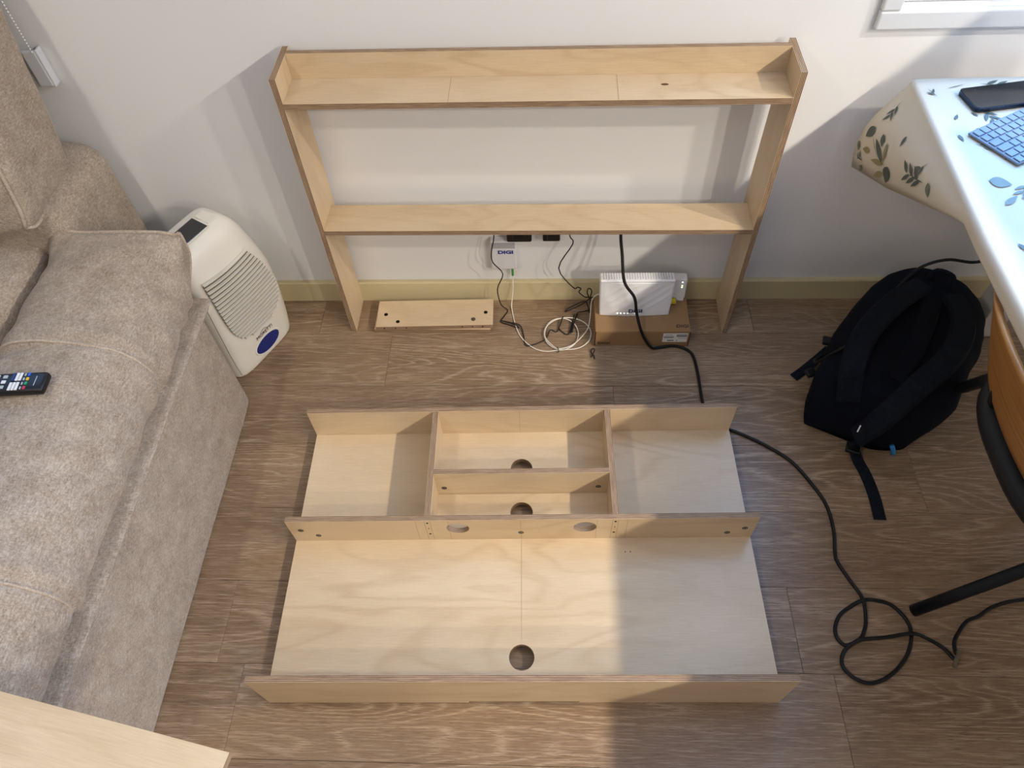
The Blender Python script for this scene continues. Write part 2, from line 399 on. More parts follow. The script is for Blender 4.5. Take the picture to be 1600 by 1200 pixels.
# shelf frame standing against the wall
sh = tag(empty('plywood_shelf_frame', (-.004, .0, 0), 0, (-.0083+.0, 0, -.0078)), 'open two-tier birch plywood shelf frame standing upright against the white wall', 'shelf')
sh.rotation_euler = (.0083, 0, -.0078)
w = .55; yf = -.1302
for s in (-1, 1):
    board('side_panel', *(sorted((s*w, s*(w-PLY)))), yf, -.001, .0005, .817, sh)
xi = w-PLY-.0003
top = board('shelf', -xi, xi, yf, -.022, .746, .760, sh)
board('back_panel', -xi, xi, -.035, -.022, .7603, .819, sh)
mid = board('shelf', -xi, xi, yf, -.031, .385, .399, sh)
for x in (-.182, .178): pencil(top, (x, -.083, .7601), (.0009, .094, .0003))
k = disc('knot', .006, .0005, M['knot_brown'], None, (.278, -.075, .7601), None, 12); k.scale = (1.4, .6, 1); sub(top, k)

# cabinet lying on its back on the floor
cb = tag(empty('plywood_cabinet', (-.0541, 0, 0), .0204), 'birch plywood cabinet carcass lying flat on the floor with three upright boards', 'cabinet')
HW = .54; Z0, Z1 = .028, .131
ys = [-.496+PLY, -.7954+PLY, -1.155+PLY]
pc = (0, (-.484-1.142)/2); hr = .0275
hl = [(.0015, y) for y in (-.604, -.7265, -1.07)]
# panel holes in board frame: local x = X, local y = (Y - centre)
panel = board('base_panel', -HW, HW, -1.1418, -.4962, Z0-PLY, Z0, cb, None, [circle_pts(x, y-(-1.1418-.4962)/2, hr, 32) for x, y in hl])
bf = board('upright_board', -HW, HW, -.496, -.483, .0005, Z1, cb)
# thickness axis y, long axis x : b = c x a = y x x = -z  -> local y = -(Z-centre)
cz = (Z1+Z0)/2
mf = board('upright_board', -HW, HW, -.7954, -.7824, Z0+.0002, Z1, cb, None, [circle_pts(x, -(.0895-cz), .0265, 32) for x in (-.145, .149)])
gh = .166; gl_, nz = HW, gh/2
outer = [(-gl_, -nz), (gl_, -nz), (gl_, nz), (.1225, nz), (.1225, nz-.009), (-.111, nz-.009), (-.111, nz), (-gl_, nz)]
gf = board('upright_board', -HW, HW, -1.155, -1.142, .0005, .0005+gh, cb, outer)
board('divider', -.2185, -.2055, -.7822, -.4962, Z0+.0002, Z1, cb); board('divider', .2115, .2245, -.7822, -.4962, Z0+.0002, Z1, cb)
cr = board('cross_board', -.2053, .2113, -.6755, -.6625, Z0+.0002, Z1, cb)
for x, z in ((-.514, .085), (-.479, .057), (.001, .064), (.481, .054), (.517, .077)): screw(mf, (x, -.7955, z), 'y')
for x in (-.187, .189): screw(cr, (x, -.6756, .062), 'y')
for x in (-.2125, .2175):
    for z, r in ((.118, .0028), (.09, .0016), (.061, .0028)): drill(mf, (x, -.7955, z), 'y', r)
    for dx in (-.0065, .0065): pencil(mf, (x+dx, -.7955, .0795), (.0007, .0003, .1))
for x in (-.24, -.165, .176, .245): pencil(mf, (x, -.7955, .0795), (.0006, .0003, .1))
pencil(mf, (.001, -.7955, .0795), (.0008, .0003, .1))
pencil(panel, (.0012, -.915, Z0+.0001), (.0008, .235, .0003)); pencil(panel, (.0012, -.64, Z0+.0001), (.0008, .03, .0003))
pencil(bf, (-.002, -.4961, .08), (.0006, .0003, .1)); 
for x in (.244, .256): drill(panel, (x, -.83, Z0+.0001), 'z', .0014)

# spare slats by the baseboard
def slat(loc, rz, label):
    r = tag(empty('drilled_plywood_board', loc, rz), label, 'plywood board', 'spare drilled boards')
    b = board('drilled_panel', -.172, .172, -.051, .051, 0, .015, r)
    return r, b
r1, b1 = slat((-.3135, -.0795, .0003), -.004, 'lower of two small stacked plywood boards by the baseboard, mostly hidden')
r2, b2 = slat((-.307, -.079, .0156), .022, 'upper of two small stacked plywood boards by the baseboard, with drilled holes and a screw')
for x, y in ((-.147, -.003), (-.109, -.032), (.15, -.002)): drill(b2, (x, y, .0152), 'z', .0058)
screw(b2, (.114, -.028, .0153), 'z', .0052)
for x in (-.148, -.115, -.083, .082, .112, .142): drill(b2, (x, -.0512, .008), 'y', .0022)

# loose plywood board lying across the front end of the sofa arm
tb = tag(empty('plywood_board', (-.399, -1.357, .578), -.201), 'loose birch plywood board lying across the near end of the sofa arm, bottom left', 'plywood board')
board('board_panel', -1.1, 0, -.42, 0, 0, .013, tb)

# ------------------------------------------------------------------ sofa
def nz3(p, s): return noise.noise(Vector(p)*s)
sofa = tag(empty('sofa', (-1.5, -.6, 0)), 'beige linen sofa with wide padded arm along the left side', 'sofa')
SO = Vector((-1.5, -.6, 0))
o_map = {}
def soft_box(name, x0, x1, y0, y1, z0, z1, puff=(.02, .02, .03), n=26, e=7.0, wr=.004, ws=9, mat='sofa_cloth', fn=None, parent=sofa):
    bm = bmesh.new(); bmesh.ops.create_cube(bm, size=2)
    bmesh.ops.subdivide_edges(bm, edges=bm.edges[:], cuts=n, use_grid_fill=True)
    c = Vector(((x0+x1)/2, (y0+y1)/2, (z0+z1)/2)); h = Vector(((x1-x0)/2, (y1-y0)/2, (z1-z0)/2))
    def mp(p):
        # superellipsoid rounding of the cube
        k = (abs(p.x)**e+abs(p.y)**e+abs(p.z)**e)**(1/e); q = p/k if k > 0 else p
        a, b_, d = (math.cos(q.x*math.pi/2), math.cos(q.y*math.pi/2), math.cos(q.z*math.pi/2))
        P = Vector((q.x*(h.x+puff[0]*b_*d), q.y*(h.y+puff[1]*a*d), q.z*(h.z+puff[2]*max(a, 0)**.6*max(b_, 0)**.6)))+c
        nrm = q.normalized(); P += nrm*wr*(nz3(P, ws)+.6*nz3(P, ws*2.3))
        if fn: P = fn(P, q)
        return P-SO
    for v in bm.verts: v.co = mp(v.co.copy())
    o = bmobj(name, bm, M[mat], parent, True); o_map[name] = mp
    return o
soft_box('back_frame', -2.55, -1.06, -.30, -.018, .002, .612, (0, 0, .004), 22, 16, .002)
soft_box('seat_base', -2.5, -1.14, -1.55, -.31, .03, .34, (0, 0, 0), 16, 16, .002)
soft_box('seat_cushion', -1.85, -1.125, -1.3, -.17, .335, .525, (.0, .01, .03), 30, 6, .007, 11)
def lean(P, q):
    P.y += (P.z-.6)*.22-.0; return P
bcu = soft_box('back_cushion', -1.80, -1.09, -.345, -.115, .585, 1.12, (.012, .03, .02), 34, 14, .006, 8, fn=lean)
# piping along the outer end's edges, following the cushion itself
def edge_piping(part, pts, r=.0045):
    mp = o_map['back_cushion']
    tube('piping', [mp(Vector(p))+Vector((.0025, .0, -.001)) for p in pts], r, M['piping_cloth'], part, 6, 3)
T_ = [k/12*2-1 for k in range(13)]
edge_piping(bcu, [(1, -1, t) for t in T_]); edge_piping(bcu, [(1, 1, t) for t in T_]); edge_piping(bcu, [(1, t, -1) for t in T_])
# arm: upright base with skirt flange and a puffy top
AX0, AX1, AY0, AY1 = -1.135, -.80, -1.62, -.372
soft_box('arm_base', AX0, AX1, AY0, AY1, .002, .366, (0, 0, 0), 34, 40, .0012, 7)
def arm_cushion():
    nu, nv = 70, 160; vs, fs = [], []
    prof = [(-.834, .366), (-.824, .380), (-.811, .40), (-.806, .43), (-.811, .465), (-.828, .50), (-.856, .53), (-.90, .548), (-.96, .556), (-1.02, .553), (-1.07, .54), (-1.105, .51), (-1.125, .46), (-1.13, .41), (-1.125, .366)]
    pr = crom([(a, 0, b) for a, b in prof], 8); nu = len(pr)
    seams = (-.628, -1.118)
    y0, y1 = -1.615, -.285
    for j in range(nv+1):
        y = y1+(y0-y1)*j/nv
        endf = min(1, (y1-y)/.10); endn = min(1, (y-y0)/.10)
        k = (1-(1-max(endf, 0))**2.6)**.5 if endf < 1 else 1
        k2 = (1-(1-max(endn, 0))**3)**.5 if endn < 1 else 1
        for i, p in enumerate(pr):
            s = i/(nu-1); x, z = p.x, p.z
            hgt = (z-.366)
            zz = .366+hgt*(k*.14+.86)*(k2*.3+.7)
            yy = y
            # far end: pillow edge with its two corners pulled out
            if endf < 1:
                eb = (1-endf)**1.5; x -= .013*eb*max(0, (x+.965)/.165); zz += (.366+.178*min(1, hgt/.065)-zz)*.8*eb
                yy = y-(1-endf)*.055*max(0, (.46-zz)/.094)+(1-endf)**2*.012*abs(s*2-1)**3; zz += (1-endf)**2*.012*math.exp(-((abs(s*2-1)-.55)/.12)**2)
            dip = sum(math.exp(-((y-sy-.02*math.sin(s*5))/.010)**2) for sy in seams)
            roll = sum(math.exp(-((y-sy-.035)/.03)**2) for sy in seams)
            n_ = Vector((x+.965, 0, (z-.42)*1.6)); n_ = n_.normalized() if n_.length else Vector((0, 0, 1))
            wr = .006*nz3((x, y, z), 7)+.0035*nz3((x*1.0, y*2.2, z*2), 14)
            side = math.exp(-((s-.16)/.12)**2)
            wr += side*.007*math.sin(y*55+6*nz3((x, y, z), 6))*max(0, min(1, (-.2-y)*3))*max(.15, min(1, (y+1.0)*2.5))
            dd = -.009*dip+.006*roll+wr
            P = Vector((x, yy, zz))+n_*dd
            vs.append(P-SO)
    for j in range(nv):
        for i in range(nu-1):
            a = j*nu+i; fs.append((a, a+1, a+nu+1, a+nu))
    fs.append(tuple(range(nu))[::-1]); fs.append(tuple(nv*nu+i for i in range(nu)))
    # seat cloth underneath
    for j in range(nv): fs.append((j*nu, (j+1)*nu, (j+1)*nu+nu-1, j*nu+nu-1))
    o = mesh('arm_cushion', vs, fs, M['sofa_cloth'], sofa, True)
    for sgn in (0,):
        pts = [Vector(vs[i]) + Vector((0, .002, 0)) for i in range(6, nu-6, 4)]
        tube('piping', pts, .004, M['piping_cloth'], o, 6, 2)
    for sy in seams:
        j = min(range(nv+1), key=lambda q: abs(y1+(y0-y1)*q/nv-sy))
        pts = [Vector(vs[(j-1)*nu+i])+Vector((0, .0, .001)) for i in range(4, nu-6, 4)]
        tube('piping', pts, .0032, M['piping_cloth'], o, 6, 2)
    return o
arm_cushion()
# flat skirt flange between arm base and cushion, slightly rippled
vs, fs = [], []
nf = 90
for j in range(nf+1):
    y = -.335-(1.615-.335)*j/nf
    rip = .004*nz3((y, 1, 0), 9)+.003*nz3((y, 5, 0), 22)*(1 if y > -.9 else .3)
    for x, z in ((-.846, .376), (-.826, .3735), (-.806+rip, .3735+rip*.7), (-.790+rip, .371+rip*.5), (-.790+rip, .3665), (-.838, .3665)):
        vs.append(Vector((x, y, z))-SO)
for j in range(nf):
    for k in range(6): a = j*6; fs.append((a+k, a+(k+1) % 6, a+6+(k+1) % 6, a+6+k))
mesh('skirt_flange', vs, fs, M['sofa_cloth'], sofa, True)

# remote control on the arm
rc = tag(empty('remote_control', (-.9195, -.733, .5612), math.pi+.06), 'black television remote lying on the padded sofa arm', 'remote control')
bm = box_bm(.2, .046, .017, .006, 3, (.1, 0, .0085)); bmobj('remote_body', bm, M['black_plastic'], rc, True)
def btn(x, y, sx, sy, mt): box('button', (sx, sy, .0025), (x, y, .0176), M[mt], rc, .0008)
for i, mt in enumerate(('btn_red', 'btn_green', 'btn_yellow', 'btn_blue')):
    btn(.034, .0155-.0103*i, .005, .007, mt); btn(.041, .0155-.0103*i, .0028, .006, 'btn_grey')
for k in range(3): btn(.049+.0065*k, .011, .005, .018, 'btn_white')
for k in range(3): btn(.049+.0065*k, -.011, .005, .018, 'btn_white' if k < 2 else 'btn_navy')
for y in (-.012, 0, .012): btn(.078, y, .008, .007, 'btn_white' if y == 0 else 'btn_grey')
btn(.1, -.004, .022, .026, 'btn_grey')
box('lettering_bar', (.0016, .022, .0004), (.018, 0, .0172), M['btn_grey'], rc)

# ------------------------------------------------------------------ dehumidifier
dh = tag(empty('dehumidifier', (-.844, -.312, 0), math.atan2(.8868, .4621)), 'white portable dehumidifier with curved louvre grille and blue oval, behind the sofa arm', 'dehumidifier')
# local: x along the front width 0..0.25, front faces -y, z up
levels = [(0.0005, .004, .236, .000, .145), (.012, .0, .240, -.004, .15), (.08, -.001, .247, -.009, .155), (.18, -.001, .251, -.014, .155), (.275, .001, .247, -.014, .152),
          (.33, .005, .238, -.008, .15), (.375, .010, .228, .001, .146), (.41, .016, .219, .011, .138), (.432, .024, .208, .024, .130), (.446, .034, .196, .040, .122), (.453, .05, .18, .058, .112)]
def dh_ring(x0, x1, yf_, yb, z, n=44):
    out = []; cx, cy = (x0+x1)/2, (yf_+yb)/2; hx, hy = (x1-x0)/2, (yb-yf_)/2; e = 5
    for k in range(n):
        a = 2*math.pi*k/n; c, s = math.cos(a), math.sin(a); q = (abs(c)**e+abs(s)**e)**(1/e)
        out.append(Vector((cx+hx*c/q, cy+hy*s/q, z)))
    return out
lv = crom([Vector((0, 0, 0))]*0+[Vector((a[0], a[1], a[2])) for a in levels], 4); lw = crom([Vector((a[3], a[4], 0)) for a in levels], 4)
vs, fs = [], []; n = 44
for a, b in zip(lv, lw): vs += dh_ring(a.y, a.z, b.x, b.y, a.x, n)
for j in range(len(lv)-1):
    for k in range(n): fs.append((j*n+k, j*n+(k+1) % n, (j+1)*n+(k+1) % n, (j+1)*n+k))
fs.append(tuple(range(n))[::-1]); fs.append(tuple((len(lv)-1)*n+k for k in range(n)))
mesh('housing', vs, fs, M['white_plastic'], dh, True)
def front_y(z):
    for k in range(len(lv)-1):
        if lv[k].x <= z <= lv[k+1].x:
            t_ = (z-lv[k].x)/max(1e-6, lv[k+1].x-lv[k].x); return lw[k].x+(lw[k+1].x-lw[k].x)*t_
    return lw[-1].x if z > .2 else lw[0].x
# grille: plate coloured as the shade between louvres + bowed louvres
def gr_x(z):    # left/right limits of the grille at height z
    pts = [(.120, .105, .150), (.130, .070, .188), (.15, .052, .208), (.18, .038, .220), (.22, .032, .225), (.27, .029, .216), (.31, .029, .206), (.345, .030, .192), (.372, .031, .180)]
    for a, b in zip(pts, pts[1:]):
        if a[0] <= z <= b[0]:
            t_ = (z-a[0])/(b[0]-a[0]); return a[1]+(b[1]-a[1])*t_, a[2]+(b[2]-a[2])*t_
    return pts[0][1:] if z < .12 else pts[-1][1:]
def bow(x): return -.012*(1-((x-.127)/.1)**2)
rows = 26; vs, fs = [], []
for j in range(rows+1):
    z = .120+(.368-.120)*j/rows; a, b = gr_x(z)
    for k in range(13):
        x = a+(b-a)*k/12; zz = z+bow(x)*(j/rows)*.9; vs.append((x, front_y(zz)-.0028, zz))
for j in range(rows):
    for k in range(12): q = j*13+k; fs.append((q, q+1, q+14, q+13))
mesh('grille_gap_shade', vs, fs, M['grille_dark'], dh, True)
nl = 19; lou = None
for j in range(nl+1):
    z = .1245+(.3655-.1245)*j/nl; a, b = gr_x(z)
    pts = []
    for k in range(11):
        x = a+(b-a)*k/10; zz = z+bow(x)*((z-.12)/.248)*.9; pts.append((x, zz))
    vs, fs = [], []
    for x, zz in pts:
        y = front_y(zz)
        for dy, dz in ((-.002, -.0030), (-.0085, -.0019), (-.0085, .0019), (-.002, .0028)): vs.append((x, y+dy, zz+dz))
    for k in range(10):
        for q in range(4): fs.append((k*4+q, k*4+(q+1) % 4, k*4+4+(q+1) % 4, k*4+4+q))
    fs.append((3, 2, 1, 0)); fs.append((40, 41, 42, 43))
    mesh('louvre', vs, fs, M['louver_plastic'], dh, False)
ov = disc('water_window', 1, .004, M['blue_plastic'], dh, (.1265, front_y(.05)-.0012, .050), (math.pi/2, 0, 0), 40, .08); ov.scale = (.049, .027, 1)
fr = disc('window_rim', 1, .003, M['white_plastic'], dh, (.1265, front_y(.05)-.0004, .050), (math.pi/2, 0, 0), 40, .05); fr.scale = (.053, .031, 1)
text('lettering', 'MORETTI', .0155, M['ink_black'], dh, (.1265, front_y(.1)-.0032, .094), (math.pi/2, 0, 0), 1.0, .0002)
tube('logo_arc', [(.112+.028*k/8, front_y(.108)-.0034, .1025+.006*math.sin(math.pi*k/8)) for k in range(9)], .0005, M['ink_black'], dh, 5, 2)
# control panel on the sloped shoulder
box('display', (.074, .05, .004), (.107, .066, .4535), M['display_glass'], dh, .001, 1, (.10, 0, 0))
box('display_rim', (.080, .056, .003), (.107, .066, .4528), M['louver_plastic'], dh, .001, 1, (.10, 0, 0))
box('button_flap', (.030, .045, .003), (.166, .068, .4525), M['white_plastic'], dh, .0008, 1, (.10, .12, 0))
tube('seam', [(.006, -.0072+0, .03), (.005, front_y(.1)-.0008+.006, .1), (.005, front_y(.2)+.006, .2), (.008, front_y(.3)+.006, .3)], .0008, M['grille_dark'], dh, 5, 4)

# ------------------------------------------------------------------ network things
bx = tag(empty('cardboard_box', (.295, -.115, 0), -.004), 'flat brown cardboard box on the floor with black DIGI print', 'box')
bw, bd, bh_ = .267, .13, .062
box('carton', (bw, bd, bh_), (0, 0, bh_/2+.0003), M['cardboard'], bx, .0012, 1)
box('lid_flap', (bw-.004, .0012, bh_-.005), (0, -bd/2-.0007, bh_/2), M['cardboard'], bx)
for s in (-1, 1): box('flap_gap', (.003, .0016, bh_-.003), (s*(bw/2-.0012), -bd/2-.0004, bh_/2-.001), M['flap_gap_shade'], bx)  # solid bars, shade of the gaps put in as dark colour
text('lettering', 'DIGI', .0125, M['ink_black'], bx, (-.107, -bd/2-.0015, .0115), (math.pi/2, 0, 0), 1.45, .0002, .0003)
text('lettering', 'DIGI', .0145, M['ink_black'], bx, (.112, -.046, bh_+.0005), (0, 0, 0), 1.25, .0002, .0003)
lb = box('shipping_label', (.069, .0006, .037), (.0925, -bd/2-.0016, .0365), M['label_paper'], bx)
for k, (x, z, wd_, ht) in enumerate(((.018, .0125, .030, .0035), (.018, .0065, .030, .004), (-.018, .012, .02, .0015), (-.018, .0035, .028, .0035), (-.018, -.001, .026, .0012), (-.012, -.0115, .018, .0045), (.02, -.002, .024, .001), (.006, -.0115, .003, .0045))):
    box('print', (wd_, .0003, ht), (x, -.0004, z), M['print_grey'], lb)
# router : slab standing on the box, leaning slightly
rt = tag(empty('router', (.273, -.118, .0626), 0, (-.10, 0, 0)), 'white upright router with perforated top edge standing on the cardboard box', 'router')
vs, fs = [], []
RWb, RWt, RH, RD = .0985, .103, .122, .03
nx, nzz = 40, 40
def rfront(u, v):     # u -1..1, v 0..1
    x = u*(RWb+(RWt-RWb)*v); bulge = .006*(1-u*u)
    f = 0
    q = u*.5+.5-(1-v)*.55
    for k in range(6):
        d = (u*1.0+.1)-(v*1.45-.75)-(k-2.5)*.34
        f += .0011*math.exp(-(d/.06)**2)*(1 if .12 < v < .93 else 0)*max(0, min(1, (v-.1)*4))
    return Vector((x, -bulge-f, v*RH))
for j in range(nzz+1):
    for i in range(nx+1): vs.append(rfront(i/nx*2-1, j/nzz))
for j in range(nzz):
    for i in range(nx): a = j*(nx+1)+i; fs.append((a, a+1, a+nx+2, a+nx+1))
b0 = len(vs)
for v_ in (0, 1):
    for u in [i/nx*2-1 for i in range(nx+1)]: vs.append(Vector((u*(RWb+(RWt-RWb)*v_), RD, v_*RH)))
N1 = nx+1
for i in range(nx):
    fs.append((i+1, i, b0+i, b0+i+1)); a = nzz*N1+i; fs.append((a, a+1, b0+N1+i+1, b0+N1+i)); fs.append((b0+i+1, b0+i, b0+N1+i, b0+N1+i+1))
fs.append(tuple([j*N1 for j in range(nzz+1)]+[b0+N1, b0])); fs.append(tuple([j*N1+nx for j in range(nzz, -1, -1)]+[b0+nx, b0+N1+nx]))
mesh('router_body', vs, fs, M['router_white'], rt, True).data.polygons.foreach_set('use_smooth', [k < nx*nzz for k in range(len(fs))])
cap = box('vent_cap', (.206, .036, .010), (0, .013, RH+.004), M['router_white'], rt, .0045, 3, smooth=False)
bm = bmesh.new()
for i in range(27):
    for k in range(5):
        x = -.093+i*.00715; y = -.010+k*.0058+(i % 2)*.0029
        q = bmesh.ops.create_cone(bm, cap_ends=True, segments=6, radius1=.0016, radius2=.0016, depth=.0006, matrix=Matrix.Translation((x, y+.012-.013, .0052)))
ho = bmobj('vent_holes', bm, M['vent_grey'], cap); ho['kind'] = 'stuff'
text('lettering', 'DIGI', .0155, M['ink_navy'], rt, (.002, -.0075, .0205), (math.pi/2, 0, 0), 1.3, .0003, .0004)
for k, x in enumerate((-.048, -.0385, -.029, -.019, .0005)):
    bm = bmesh.new(); bmesh.ops.create_uvsphere(bm, u_segments=8, v_segments=6, radius=.0014); bmobj('indicator_light', bm, M['led_white'], rt, True, (x, -.0065+.0015, .011))
# powerline adapter behind the router
pa = tag(empty('powerline_adapter', (.392, -.062, .0626), .12, (-.12, 0, -.05)), 'small white powerline adapter with green lights and yellow plug beside the router', 'adapter')
box('adapter_body', (.058, .032, .068), (0, .012, .045), M['router_white'], pa, .003, 2)
box('adapter_foot', (.054, .03, .011), (0, .012, .0056), M['router_white'], pa, .002)
for z, mt in ((.07, 'led_white'), (.058, 'led_green'), (.052, 'led_green')):
    bm = bmesh.new(); bmesh.ops.create_uvsphere(bm, u_segments=8, v_segments=6, radius=.0016); bmobj('indicator_light', bm, M[mt], pa, True, (.016, -.004, z))
box('network_plug', (.016, .018, .009), (-.004, -.014, .009), M['yellow_plastic'], pa, .0015)
# optical terminal on the wall
ot = tag(empty('fibre_terminal', (-.0985, WY-.0004, .195)), 'small white wall box with blue DIGI lettering under the middle shelf', 'wall box')
box('terminal_body', (.074, .026, .108), (0, -.0132, 0), M['ont_white'], ot, .006, 3)
box('terminal_top', (.066, .002, .020), (0, -.0268, .040), M['ont_grey'], ot, .0008)
text('lettering', 'DIGI', .0165, M['ink_blue'], ot, (.006, -.0268, .0145), (math.pi/2, 0, 0), 1.35, .0003, .0007)
box('fibre_plug', (.0065, .0065, .034), (.0225, -.016, -.070), M['green_plastic'], ot, .001)
# power adapters plugged in behind the middle shelf
for x0, x1, zb, lab in ((-.087, -.018, .2535, 'wider black plug adapter peeking below the middle shelf'), (.012, .06, .255, 'narrower black plug adapter peeking below the middle shelf')):
    a = tag(empty('plug_adapter', ((x0+x1)/2, WY, zb)), lab, 'plug', 'plug adapters under the shelf')
    box('adapter_body', (x1-x0, .034, .06), (0, -.0175, .03), M['black_plastic'], a, .004, 2)
    box('adapter_pin_cap', ((x1-x0)*.5, .012, .03), (0, -.0405, .032), M['black_plastic'], a, .002, 1)
# cables
zc = .0045
thick = [(.216, -.075, .372), (.217, -.075, .321), (.223, -.095, .278), (.232, -.135, .215), (.262, -.148, .168), (.273, -.155, .114), (.284, -.183, .082), (.300, -.194, .045), (.322, -.198, .012), (.345, -.192, zc), (.385, -.186, zc), (.418, -.196, zc), (.438, -.222, zc), (.444, -.285, zc), (.445, -.38, zc), (.452, -.44, zc), (.48, -.462, zc)]
fl = [(0.502, -0.469), (0.544, -0.49), (0.596, -0.523), (0.645, -0.565), (0.681, -0.625), (0.706, -0.687), (0.709, -0.755), (0.699, -0.812), (0.7, -0.835), (0.717, -0.878), (0.732, -0.924), (0.73, -0.969), (0.72, -0.994), (0.704, -1.013), (0.675, -1.025), (0.659, -1.011), (0.659, -0.988), (0.675, -0.96), (0.703, -0.94), (0.732, -0.927), (0.763, -0.924), (0.794, -0.934), (0.814, -0.958), (0.822, -0.985), (0.815, -1.014), (0.796, -1.047), (0.765, -1.077), (0.731, -1.097), (0.701, -1.103), (0.675, -1.093), (0.657, -1.072), (0.66, -1.049), (0.677, -1.029), (0.706, -1.016), (0.761, -1.007), (0.819, -1.0), (0.852, -1.008), (0.879, -1.027), (0.895, -1.050)]
lift = {10: .007, 19: .007, 13: .006, 33: .010, 35: .008}
thick += [(x, y, zc+lift.get(i, 0)) for i, (x, y) in enumerate(fl)]
thick += [(.901, -1.046, .012)]+[(x, y, zc+.004) for x, y in ((.9, -1.036), (.905, -1.015), (.92, -.995), (.946, -.97), (.976, -.958), (1.008, -.939), (1.047, -.926), (1.092, -.918), (1.2, -.90))]
tag(tube('power_cable', thick, .0042, M['cable_black'], None, 8, 6), 'thick black power cable running from the shelf across the floor in loops', 'cable')
tag(tube('twist_tie', [(.903, -1.036, .016), (.899, -1.047, .017), (.893, -1.056, .012), (.890, -1.068, .004)], .0042, M['tie_tan'], None, 8, 4), 'brown twist tie at the bend of the thick black cable', 'cable tie')
c1 = [(-.12, -.03, .36), (-.12, -.035, .288), (-.129, -.04, .242), (-.128, -.042, .2), (-.102, -.04, .152), (-.120, -.045, .095), (-.112, -.055, .04), (-.094, -.045, .003), (-.104, -.068, .002), (-.113, -.091, .003), (-.085, -.104, .003), (-.06, -.116, .003), (-.066, -.107, .005), (-.09, -.096, .006), (-.111, -.088, .005), (-.09, -.095, .006), (-.056, -.107, .006), (-.045, -.14, .003), (-.038, -.18, .003), (-.017, -.18, .003), (.018, -.162, .005), (.034, -.126, .006), (.053, -.132, .004), (.064, -.1, .006), (.072, -.079, .012), (.064, -.105, .008), (.06, -.12, .004), (.086, -.142, .004), (.098, -.1, .007), (.106, -.066, .007), (.1, -.1, .009), (.093, -.141, .006), (.104, -.1, .01), (.116, -.067, .01), (.104, -.1, .012), (.098, -.138, .01), (.112, -.07, .012), (.13, -.055, .006), (.148, -.047, .004)]
tag(tube('thin_cable', c1, .0017, M['cable_thin'], None, 6, 4), 'thin black cable hanging by the wall box and bundled on the floor', 'cable')
c2 = [(.085, -.03, .36), (.085, -.035, .291), (.094, -.04, .265), (.057, -.04, .173), (.100, -.042, .097), (.114, -.03, .085), (.124, -.03, .078), (.118, -.035, .07), (.135, -.04, .055), (.15, -.04, .05), (.13, -.045, .03), (.085, -.052, .006), (.08, -.05, .005), (.095, -.042, .012), (.135, -.04, .035), (.147, -.05, .02), (.15, -.058, .005), (.153, -.05, .02), (.152, -.04, .05), (.155, -.036, .075), (.146, -.034, .085), (.142, -.036, .07), (.15, -.04, .05), (.16, -.042, .055), (.158, -.05, .045)]
tag(tube('thin_cable', c2, .0018, M['cable_thin'], None, 6, 4), 'thin black cable hanging left of the router, gathered in a knotted bundle', 'cable')
wc = [(-.076, -.0025, .108), (-.076, -.008, .09), (-.078, -.016, .05), (-.082, -.03, .012), (-.08, -.05, .003), (-.07, -.1, .003), (-.055, -.144, .003), (-.031, -.177, .003), (-.003, -.198, .003), (.025, -.204, .003), (.053, -.201, .004)]
def loop(cx, cy, rx, ry, a0, turns, z, n=10):
    return [(cx+rx*math.cos(a0+2*math.pi*k/n), cy+ry*math.sin(a0+2*math.pi*k/n), z+.0015*k/n) for k in range(int(n*turns))]
wc += loop(.066, -.140, .05, .06, -1.3, 1.0, .005)+loop(.085, -.141, .068, .061, -1.7, 1.0, .0075)+loop(.088, -.142, .055, .058, -1.9, .0, .01)
wc += [(.06, -.2, .0105), (.10, -.185, .011), (.14, -.135, .014), (.150, -.10, .03), (.153, -.075, .07), (.166, -.07, .095), (.185, -.075, .10)]
tag(tube('fibre_cable', wc, .0016, M['cable_white'], None, 6, 5), 'thin white fibre cable coiled on the floor beside the cardboard box', 'cable')
tag(tube('wire_tie', [(.05, -.193, .006), (.054, -.198, .014), (.058, -.205, .008), (.055, -.21, .003)], .0012, M['cable_thin'], None, 6, 4), 'small dark wire tie round the white cable coil', 'cable tie')
tag(tube('wire_tie', [(.150, -.226, .003), (.153, -.218, .005), (.158, -.212, .009), (.160, -.203, .01), (.155, -.198, .008), (.150, -.204, .006), (.152, -.213, .005), (.158, -.222, .004), (.160, -.231, .003)], .0016, M['cable_thin'], None, 6, 4), 'small black twisted wire tie lying alone in front of the cardboard box', 'cable tie')

# blind chain and its holder
bc = tag(empty('blind_chain', (-1.112, -.012, .80)), 'white beaded blind chain with clear holder on the wall behind the sofa', 'blind chain')
bm = bmesh.new()
for k in range(46): bmesh.ops.create_icosphere(bm, subdivisions=1, radius=.0024, matrix=Matrix.Translation((0, 0, .02+k*.0068)))
bmobj('bead_chain', bm, M['bead_white'], bc, True)
box('chain_holder', (.034, .010, .085), (-.012, .006, -.022), M['acrylic'], bc, .004, 3)
box('holder_rail', (.006, .022, .088), (.006, .013, -.022), M['acrylic'], bc, .002, 2)

# ------------------------------------------------------------------ table, cloth, things on it
TZ = .74
tabl = tag(empty('dining_table', (1.35, -1.15, 0)), 'dining table along the right edge under a leaf-patterned cloth', 'table')
TO = Vector((1.35, -1.15, 0))
box('table_top', (1.09, 2.2, .03), (.0, 0, .7235), M['table_white'], tabl, .004)  # unseen near end lengthened to block light from the last lamps
for x, y in ((1.2685, -.118), (1.80, -.118), (1.2685, -2.18), (1.80, -2.18)):
    box('leg', (.066, .066, .708), (x-TO.x, y-TO.y, .3545), M['table_white'], tabl, .003)
